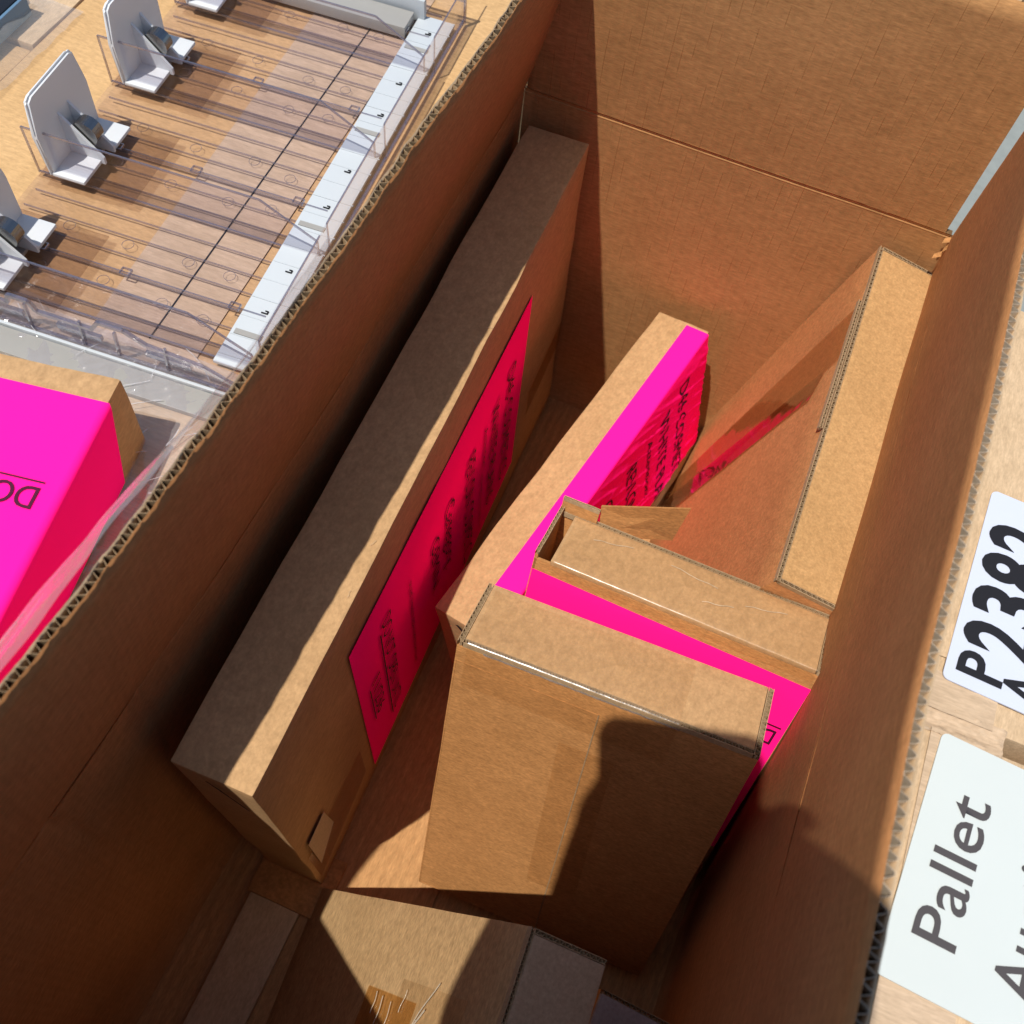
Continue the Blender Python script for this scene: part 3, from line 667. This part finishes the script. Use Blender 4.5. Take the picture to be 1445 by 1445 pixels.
# near end wall with cut-outs
s = MB().box(XL, .012, -.016, -.0145, .002, .048); ew = s.build('end_wall', M['clear'], TR)
s = MB(); zt = [(XL, .044), (-.26, .044), (-.255, .034), (-.215, .034), (-.21, .046), (-.19, .046), (-.185, .034), (-.13, .034), (-.12, .048), (-.095, .048), (-.075, .036), (-.02, .030), (.010, .016)]
for (xa, za), (xb, zb) in zip(zt[:-1], zt[1:]): s.bar((xa, -.0152, za), (xb, -.0152, zb), .0040, .0034, (0, 1, 0))
s.bar((XL, -.0152, .004), (.012, -.0152, .004), .003, .003)
for x in (-.28, -.24, -.20, -.145, -.11, -.06): s.bar((x, -.0152, .004), (x+.004, -.0152, .040), .0022, .0030, (0, 1, 0))
for x in (-.25, -.17, -.08): s.bar((x, -.0130, .020), (x+.045, -.0130, .020), .004, .006)
s.build('end_wall_rim', M['clear_edge'], ew)
boxmesh('end_rail', XL-.05, .004, -.0235, -.0205, .0002, .0085, M['white_strip'], TR, bev=.0005)
boxmesh('end_bar', XL-.05, .004, -.0510, -.0245, -.0005, .0055, M['bar'], TR, bev=.0008)
# far end wall and bar
boxmesh('far_bar', XL+.02, -.031, VB-.054, VB-.022, .0022, .016, M['bar'], TR, bev=.001)
boxmesh('far_rail', XL+.02, -.02, VB-.018, VB-.010, .0022, .030, M['white_strip'], TR, bev=.001)
s = MB().box(XL+.02, .024, VB+.001, VB+.0025, .002, .056); fw_ = s.build('far_wall', M['clear'], TR)
s = MB().bar((XL+.02, VB+.002, .056), (.024, VB+.002, .056), .003, .003).bar((XL+.02, VB+.002, .030), (.024, VB+.002, .030), .002, .002).bar((.024, VB+.002, .002), (.024, VB+.002, .056), .003, .003, (0, 1, 0)); s.build('far_wall_rim', M['clear_edge'], fw_)
# pushers
def pusher(y, dx=0.):
    w_ = .094; hgt = .092; x = XL+.018+dx
    body = bmesh.new()
    def rbox(x0, x1, y0, y1, z0, z1, bev=.003):
        r = bmesh.ops.create_cube(body, size=1); vs = r['verts']
        for v in vs: v.co = Vector(((x0+x1)/2+v.co.x*(x1-x0), (y0+y1)/2+v.co.y*(y1-y0), (z0+z1)/2+v.co.z*(z1-z0)))
    bm = bmesh.new(); prof = [(-w_/2, 0), (w_/2, 0), (w_/2+.001, hgt*.55), (w_/2-.006, hgt-.004), (w_/2-.012, hgt), (-w_/2+.012, hgt), (-w_/2+.004, hgt-.004), (-w_/2-.001, hgt*.55)]
    va = [bm.verts.new((x, y+a, .010+b)) for a, b in prof]; vb = [bm.verts.new((x+.0060, y+a, .010+b)) for a, b in prof]
    bm.faces.new(va[::-1]); bm.faces.new(vb)
    for i in range(8): j = (i+1) % 8; bm.faces.new((va[i], va[j], vb[j], vb[i]))
    bmesh.ops.bevel(bm, geom=list(bm.edges), offset=.0024, segments=4, affect='EDGES')
    me = bpy.data.meshes.new('pusher'); bm.to_mesh(me); bm.free(); me.materials.append(M['white']); me.shade_smooth(); body.free()
    if hasattr(me, 'set_sharp_from_angle'): me.set_sharp_from_angle(angle=R(50))
    p = bpy.data.objects.new('pusher', me); C.objects.link(p); p.parent = TR
    sl = sheet('painted_shadow_sheet', (x-.01, y-w_/2-.004, .0090), (x+.095, y-w_/2-.004, .0090), (x+.095, y+w_/2+.006, .0090), (x-.01, y+w_/2+.006, .0090), M['shadow_tint'], p, .0006)  # tinted sheet standing in for the pusher's long cast shadow
    boxmesh('base_flange', x+.003, x+.040, y-w_/2+.001, y-.0095, .0098, .0142, M['white'], p, bev=.0016)
    boxmesh('base_flange', x+.003, x+.043, y+.0115, y+w_/2-.002, .0098, .0142, M['white'], p, bev=.0016)
    boxmesh('base_flange', x+.003, x+.030, y-.009, y+.011, .0050, .0095, M['white'], p, bev=.001)
    for yy in (-.0095, .0095):
        g = [(x+.003, .010), (x+.003, .066), (x+.0085, .060), (x+.044, .018), (x+.044, .010)]
        v = [(a, y+yy-.0014, b) for a, b in g]+[(a, y+yy+.0014, b) for a, b in g]
        f = [(0, 1, 2, 3, 4), (9, 8, 7, 6, 5)]+[(i, (i+1) % 5+0, (i+1) % 5+5, i+5) for i in range(5)]
        link('gusset', v, [tuple(q) for q in f], M['white'], p)
    s = MB(); n = 28; r_ = .0135
    for i in range(n):
        a0 = 2*math.pi*i/n; a1 = 2*math.pi*(i+1)/n; k = len(s.v)
        for a in (a0, a1):
            for yy in (-.0068, .0068):
                s.v.append(Vector((x+.0270+r_*math.cos(a), y+yy, .0400+r_*math.sin(a))))
        s.f.append((k, k+1, k+3, k+2))
        for o_ in (0, 1): 
            s.v.append(Vector((x+.0270, y+(-.0068 if o_ == 0 else .0068), .0400))); s.f.append((k+o_, k+2+o_, len(s.v)-1))
    s.build('coil_spring', M['steel'], p, False)
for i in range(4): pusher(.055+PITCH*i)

# ------------------------------------------------------------------ other bits on the left cartons
b = empty('bagged_panel', (-.90, .70, 0)); tag(b, 'dark blue-edged panel in a clear plastic bag, upper left corner', 'bagged panel')
boxmesh('panel', -.16, .035, -.16, .092, .018, .030, M['dark'], b, bev=.002)
boxmesh('panel_rim', -.16, .0385, .0925, .0960, .017, .032, M['white'], b, bev=.001)
boxmesh('panel_rim', .0355, .0395, -.16, .092, .006, .029, M['blue'], b, bev=.001)
s = MB().grid(lambda u, v: (-.20+.285*u, -.2+.325*v, .004+.034*min(1, 3*(1-u))*min(1, 4*(1-v))+.010*abs(noise.noise(Vector((u*9, v*9, 2))))), 60, 60); s.build('plastic_bag', film('bag_film', (.95, .95, .96), .03, .1, .003, 25, haze=.10, hazecol=(.9, .9, .9)), b, True)
r_ = empty('red_packet', (-.525, 1.085, .001)); tag(r_, 'red printed packet just behind the tray at the top edge', 'packet')
boxmesh('packet_body', -.055, .045, -.06, .07, 0, .010, M['red'], r_, bev=.002)
boxmesh('packet_border', -.060, .050, -.0660, -.0605, .0, .0085, M['torn'], r_, bev=.001)

# ------------------------------------------------------------------ cartons outside, right
R1, (rx, ry, rh) = outer('outer_carton', .250, .80, .4005, .876, 0, 'carton right of the open one, carrying the sticker with big black digits', M['out_pale'])
def r1(x, y, z=0): return (x-rx, y-ry, rh+z)
sheet('pale_tape', r1(.252, .401, .0016), r1(.335, .401, .0016), r1(.335, .436, .0016), r1(.252, .436, .0016), M['paper_tape'], R1, .0003, 14, 8, .0025, 35, 2)
sheet('flap_lip', r1(.252, .45, .0018), r1(.2935, .45, .0018), r1(.3010, .874, .0018), r1(.252, .874, .0018), M['out_pale'], R1, .0009, 6, 40, .0008, 20, 3)
R2, (qx, qy, qh) = outer('outer_carton', .250, .80, -.30, .3850, .0005, 'carton right of the open one, carrying the two-word sticker', M['out_pale'])
def r2(x, y, z=0): return (x-qx, y-qy, qh+z)
sheet('pale_tape', r2(.2862, -.20, .0016), r2(.345, -.20, .0016), r2(.345, .3845, .0016), r2(.2862, .3845, .0016), M['paper_tape'], R2, .0003, 10, 30, .0008, 35, 5)
s = MB().bar(r2(.2850, -.2, .0022), r2(.2850, .20, .0022), .0010, .0006); s.build('flap_joint', M['ink'], R2)
# crumpled tape bridging the gap
s = MB().grid(lambda u, v: (rx*0+.262+.085*u, .380+.026*v, .0020-.009*math.sin(math.pi*v)*(1-.6*u)+.0035*abs(noise.fractal(Vector((u*9, v*5, 2)), 1., 2., 3))), 40, 16)
s.v = [Vector((p.x-rx, p.y-ry, p.z+rh)) for p in s.v]; s.build('crumpled_tape', M['paper_tape'], R1, True)

def rounded(name, x0, x1, y0, y1, z, th, r, m, label, rot=0., cat='sticker'):
    t = empty(name, mat=Matrix.Translation(Vector((x0, y0, z))) @ Matrix.Rotation(R(rot), 4, 'Z')); tag(t, label, cat)
    w_, h_ = x1-x0, y1-y0; pts = []
    for cx_, cy_, a0 in ((w_-r, h_-r, 0), (r, h_-r, 90), (r, r, 180), (w_-r, r, 270)):
        for i in range(7): a = R(a0+15*i); pts.append((cx_+r*math.cos(a), cy_+r*math.sin(a)))
    n = len(pts); v = [(a, b, 0) for a, b in pts]+[(a, b, th) for a, b in pts]
    f = [tuple(range(n))[::-1], tuple(range(n, 2*n))]+[(i, (i+1) % n, (i+1) % n+n, i+n) for i in range(n)]
    link('sticker_face', v, f, m, t); return t
S1 = rounded('number_sticker', .2850, .56, .4300, .6370, .0034, .0016, .006, M['sticker'], 'glossy white sticker reading P2382 in black, on the far right carton', -2.9)
def up_text(par, st, x, y, wd, cap, m, bold=.01): return text(st, (x, y, .0021), (0, 1, 0), (-1, 0, 0), wd, cap, m, par, bold, lift=.0002)
up_text(S1, 'P', .0480, .012, .0235, .0390, M['ink'], .02)
x_ = .0410
for ch, wd in (('2', .030), ('3', .030), ('8', .031), ('2', .030)): up_text(S1, ch, .0700, x_, wd, .0615, M['ink'], .03); x_ += .0356
up_text(S1, 'A', .0880, .006, .030, .0385, M['ink'], .02)
S2 = rounded('pallet_sticker', .2808, .56, .1800, .3835, .0030, .0016, .006, M['sticker2'], 'matte white sticker reading Pallet Auction in dark grey, on the near right carton', -4.0)
up_text(S2, 'Pallet', .0515, .0390, .122, .0345, M['ink_grey'], .006)
up_text(S2, 'Auction', .1160, .0280, .150, .0345, M['ink_grey'], .006)

# ------------------------------------------------------------------ the photographer, standing at the near end, and the phone
def skin_body():
    J = {'pelvis': ((0, -.52, .16), .14), 'belly': ((0, -.47, .34), .13), 'chest': ((-.01, -.35, .56), .16), 'collar': ((.0, -.25, .70), .12), 'neck': ((-.03, -.20, .82), .065),
         'hL': ((-.10, -.53, .10), .09), 'kL': ((-.11, -.44, -.24), .062), 'aL': ((-.12, -.50, -.62), .042), 'tL': ((-.13, -.36, -.672), .036),
         'hR': ((.10, -.53, .10), .09), 'kR': ((.11, -.44, -.24), .062), 'aR': ((.12, -.50, -.62), .042), 'tR': ((.13, -.36, -.672), .036),
         'sL': ((-.120, -.29, .73), .060), 'eL': ((-.100, -.170, .600), .055), 'wL': ((-.112, -.055, .735), .036), 'pL': ((-.100, .005, .795), .034),
         'sR': ((.16, -.30, .73), .060), 'eR': ((.150, -.190, .600), .052), 'wR': ((.045, -.060, .725), .036), 'pR': ((.030, -.015, .765), .036)}
    names = list(J); E_ = [('pelvis', 'belly'), ('belly', 'chest'), ('chest', 'collar'), ('collar', 'neck'), ('pelvis', 'hL'), ('hL', 'kL'), ('kL', 'aL'), ('aL', 'tL'), ('pelvis', 'hR'), ('hR', 'kR'), ('kR', 'aR'), ('aR', 'tR'),
           ('collar', 'sL'), ('sL', 'eL'), ('eL', 'wL'), ('wL', 'pL'), ('collar', 'sR'), ('sR', 'eR'), ('eR', 'wR'), ('wR', 'pR')]
    return skin('body', [(J[n][0], J[n][1]) for n in names], [(names.index(a), names.index(b)) for a, b in E_], 2)
def skin(name, pts, edges, sub, parent=None, m=None):
    me = bpy.data.meshes.new(name); me.from_pydata([p for p, r in pts], edges, []); o = bpy.data.objects.new(name, me); C.objects.link(o)
    md = o.modifiers.new('skin', 'SKIN'); o.modifiers.new('sub', 'SUBSURF').levels = sub; o.modifiers['sub'].render_levels = sub
    for i, (p, r) in enumerate(pts): me.skin_vertices[0].data[i].radius = (r, r)
    me.skin_vertices[0].data[0].use_root = True
    dg = bpy.context.evaluated_depsgraph_get(); m2 = bpy.data.meshes.new_from_object(o.evaluated_get(dg)); bpy.data.objects.remove(o)
    m2.name = name; m2.materials.clear(); m2.materials.append(m or M['skin']); m2.shade_smooth()
    q = bpy.data.objects.new(name, m2); C.objects.link(q)
    if parent: q.parent = parent
    return q
M['skin'] = plain('skin', (.55, .33, .24), .5, .4, var=.05, bscale=30)
M['shirt'] = plain('shirt_cloth', (.10, .13, .20), .85, .2, bump=.001, bscale=250, var=.12)
M['trousers'] = plain('trouser_cloth', (.05, .06, .09), .85, .2, bump=.001, bscale=250, var=.12)
M['hair'] = plain('hair', (.035, .022, .015), .6, .3, bump=.002, bscale=120, stretch=(1, .2, .2), var=.3)
per = empty('person', (0, -.5, -.705)); tag(per, 'person in dark blue shirt leaning over the open carton with a phone', 'person')
body = skin_body(); body.parent = per; body.matrix_parent_inverse = Matrix.Translation(Vector((0, .5, .705)))
body.data.materials.append(M['shirt']); body.data.materials.append(M['trousers'])
for f in body.data.polygons:
    c_ = f.center; f.material_index = 2 if c_.z < .20 and c_.z > -.64 else (1 if (c_.z < .79 and c_.y < -.15) else 0)
RG = [(.06, .02, -.47, .175, .125), (.20, .02, -.465, .172, .122), (.35, .025, -.445, .172, .125), (.50, .03, -.395, .180, .130), (.60, .03, -.345, .182, .132), (.68, .03, -.275, .176, .138), (.735, .020, -.228, .168, .128), (.775, .010, -.205, .125, .092), (.80, .0, -.210, .072, .060)]
def shadow_block_torsof(u, v):
    k = v*(len(RG)-1); i = min(int(k), len(RG)-2); k -= i; a = [x+(y-x)*k for x, y in zip(RG[i], RG[i+1])]; t = 2*math.pi*u
    w_ = 1+.03*noise.noise(Vector((math.cos(t)*2, math.sin(t)*2, a[0]*14)))
    return (a[1]+a[3]*math.cos(t)*w_, a[2]+.5+a[4]*math.sin(t)*w_, a[0]+.705)
s = MB(); s.grid(shadow_block_torsof, 48, 40); s.build('shirt', M['shirt'], per, True)  # unseen torso, broadened to close shadow gaps and block sky light
bm = bmesh.new(); bmesh.ops.create_uvsphere(bm, u_segments=28, v_segments=20, radius=1)
for v in bm.verts:
    p = v.co.copy(); v.co = Vector((p.x*.074, p.y*.094, p.z*.112))
    if p.y > .3 and -.35 < p.z < .15 and abs(p.x) < .22: v.co.y += .018*(1-abs(p.x)/.22)
    if p.z < -.3: v.co.x *= .82; v.co.y += .008
me = bpy.data.meshes.new('head'); bm.to_mesh(me); bm.free(); me.materials.append(M['skin']); me.shade_smooth()
hd = bpy.data.objects.new('head', me); C.objects.link(hd); hd.parent = per; hd.location = (-.046, .343, 1.630); hd.rotation_euler = (R(-30), 0, 0)
# wide-brimmed hat, added out of view to fill gaps in the cast shadow
s = MB()
def shadow_fill_hatf(u, v):
    a = 2*math.pi*u; r = .155*v/.45 if v < .0 else None
    if v < .35: rr = .078*math.sin(v/.35*math.pi/2); z = .062+.040*math.cos(v/.35*math.pi/2)
    elif v < .6: k = (v-.35)/.25; rr = .078+.014*k; z = .062-.045*k
    else: k = (v-.6)/.4; rr = .092+.052*k; z = .017-.012*k+.003*math.sin(3*a)*k
    return (rr*math.cos(a), rr*1.04*math.sin(a), z)
s.grid(shadow_fill_hatf, 48, 24); hat = s.build('shadow_fill_hat', plain('shadow_fill_hat_cloth', (.45, .40, .30), .9, .2, bump=.001, bscale=300), hd, True); hat.location = (0, 0, .045)
bm = bmesh.new(); bmesh.ops.create_uvsphere(bm, u_segments=28, v_segments=20, radius=1)
for v in bm.verts:
    p = v.co.copy(); v.co = Vector((p.x*.082, p.y*.102-.008, p.z*.118+.006))
bmesh.ops.delete(bm, geom=[v for v in bm.verts if v.co.z < -.03 or (v.co.y > .03 and v.co.z < .055)], context='VERTS')
me = bpy.data.meshes.new('hair'); bm.to_mesh(me); bm.free(); me.materials.append(M['hair']); me.shade_smooth()
ha = bpy.data.objects.new('hair', me); C.objects.link(ha); ha.parent = hd
# fingers closed round the phone ends
for sgn, px in ((-1, -.118), (1, .048)):
    for i in range(4):
        y0_ = .030-.019*i; base = Vector((px*1.0, -.004+y0_*.7, .796+y0_*.45)); tip = base+Vector((-sgn*.030, .006, .006))
        mid = base+Vector((-sgn*.004, .004, -.012)) 
        f_ = skin('finger', [(tuple(base+Vector((0, 0, -.006))), .0085), (tuple(base+Vector((-sgn*.008, .001, .014))), .008), (tuple(base+Vector((-sgn*.026, -.004, .024))), .007)], [(0, 1), (1, 2)], 1, None)
        f_.parent = per; f_.matrix_parent_inverse = Matrix.Translation(Vector((0, .5, .705)))
# phone: a slab just behind the lens, seen from its back by nothing in the picture
ph = empty('phone', mat=Matrix(((right.x, up.x, -fwd.x, CAM.x), (right.y, up.y, -fwd.y, CAM.y), (right.z, up.z, -fwd.z, CAM.z), (0, 0, 0, 1))) @ Matrix.Translation(Vector((-.050, .036, .012))) @ Matrix.Rotation(R(-9), 4, 'Z'))
tag(ph, 'black phone held in landscape over the carton by the photographer', 'phone')
plate('phone_case', -.088, .072, -.053, .052, -.0045, .0045, .020, M['dark'], ph)
plate('phone_screen', -.078, .066, -.046, .046, .0047, .0052, .012, M['blue'], ph)
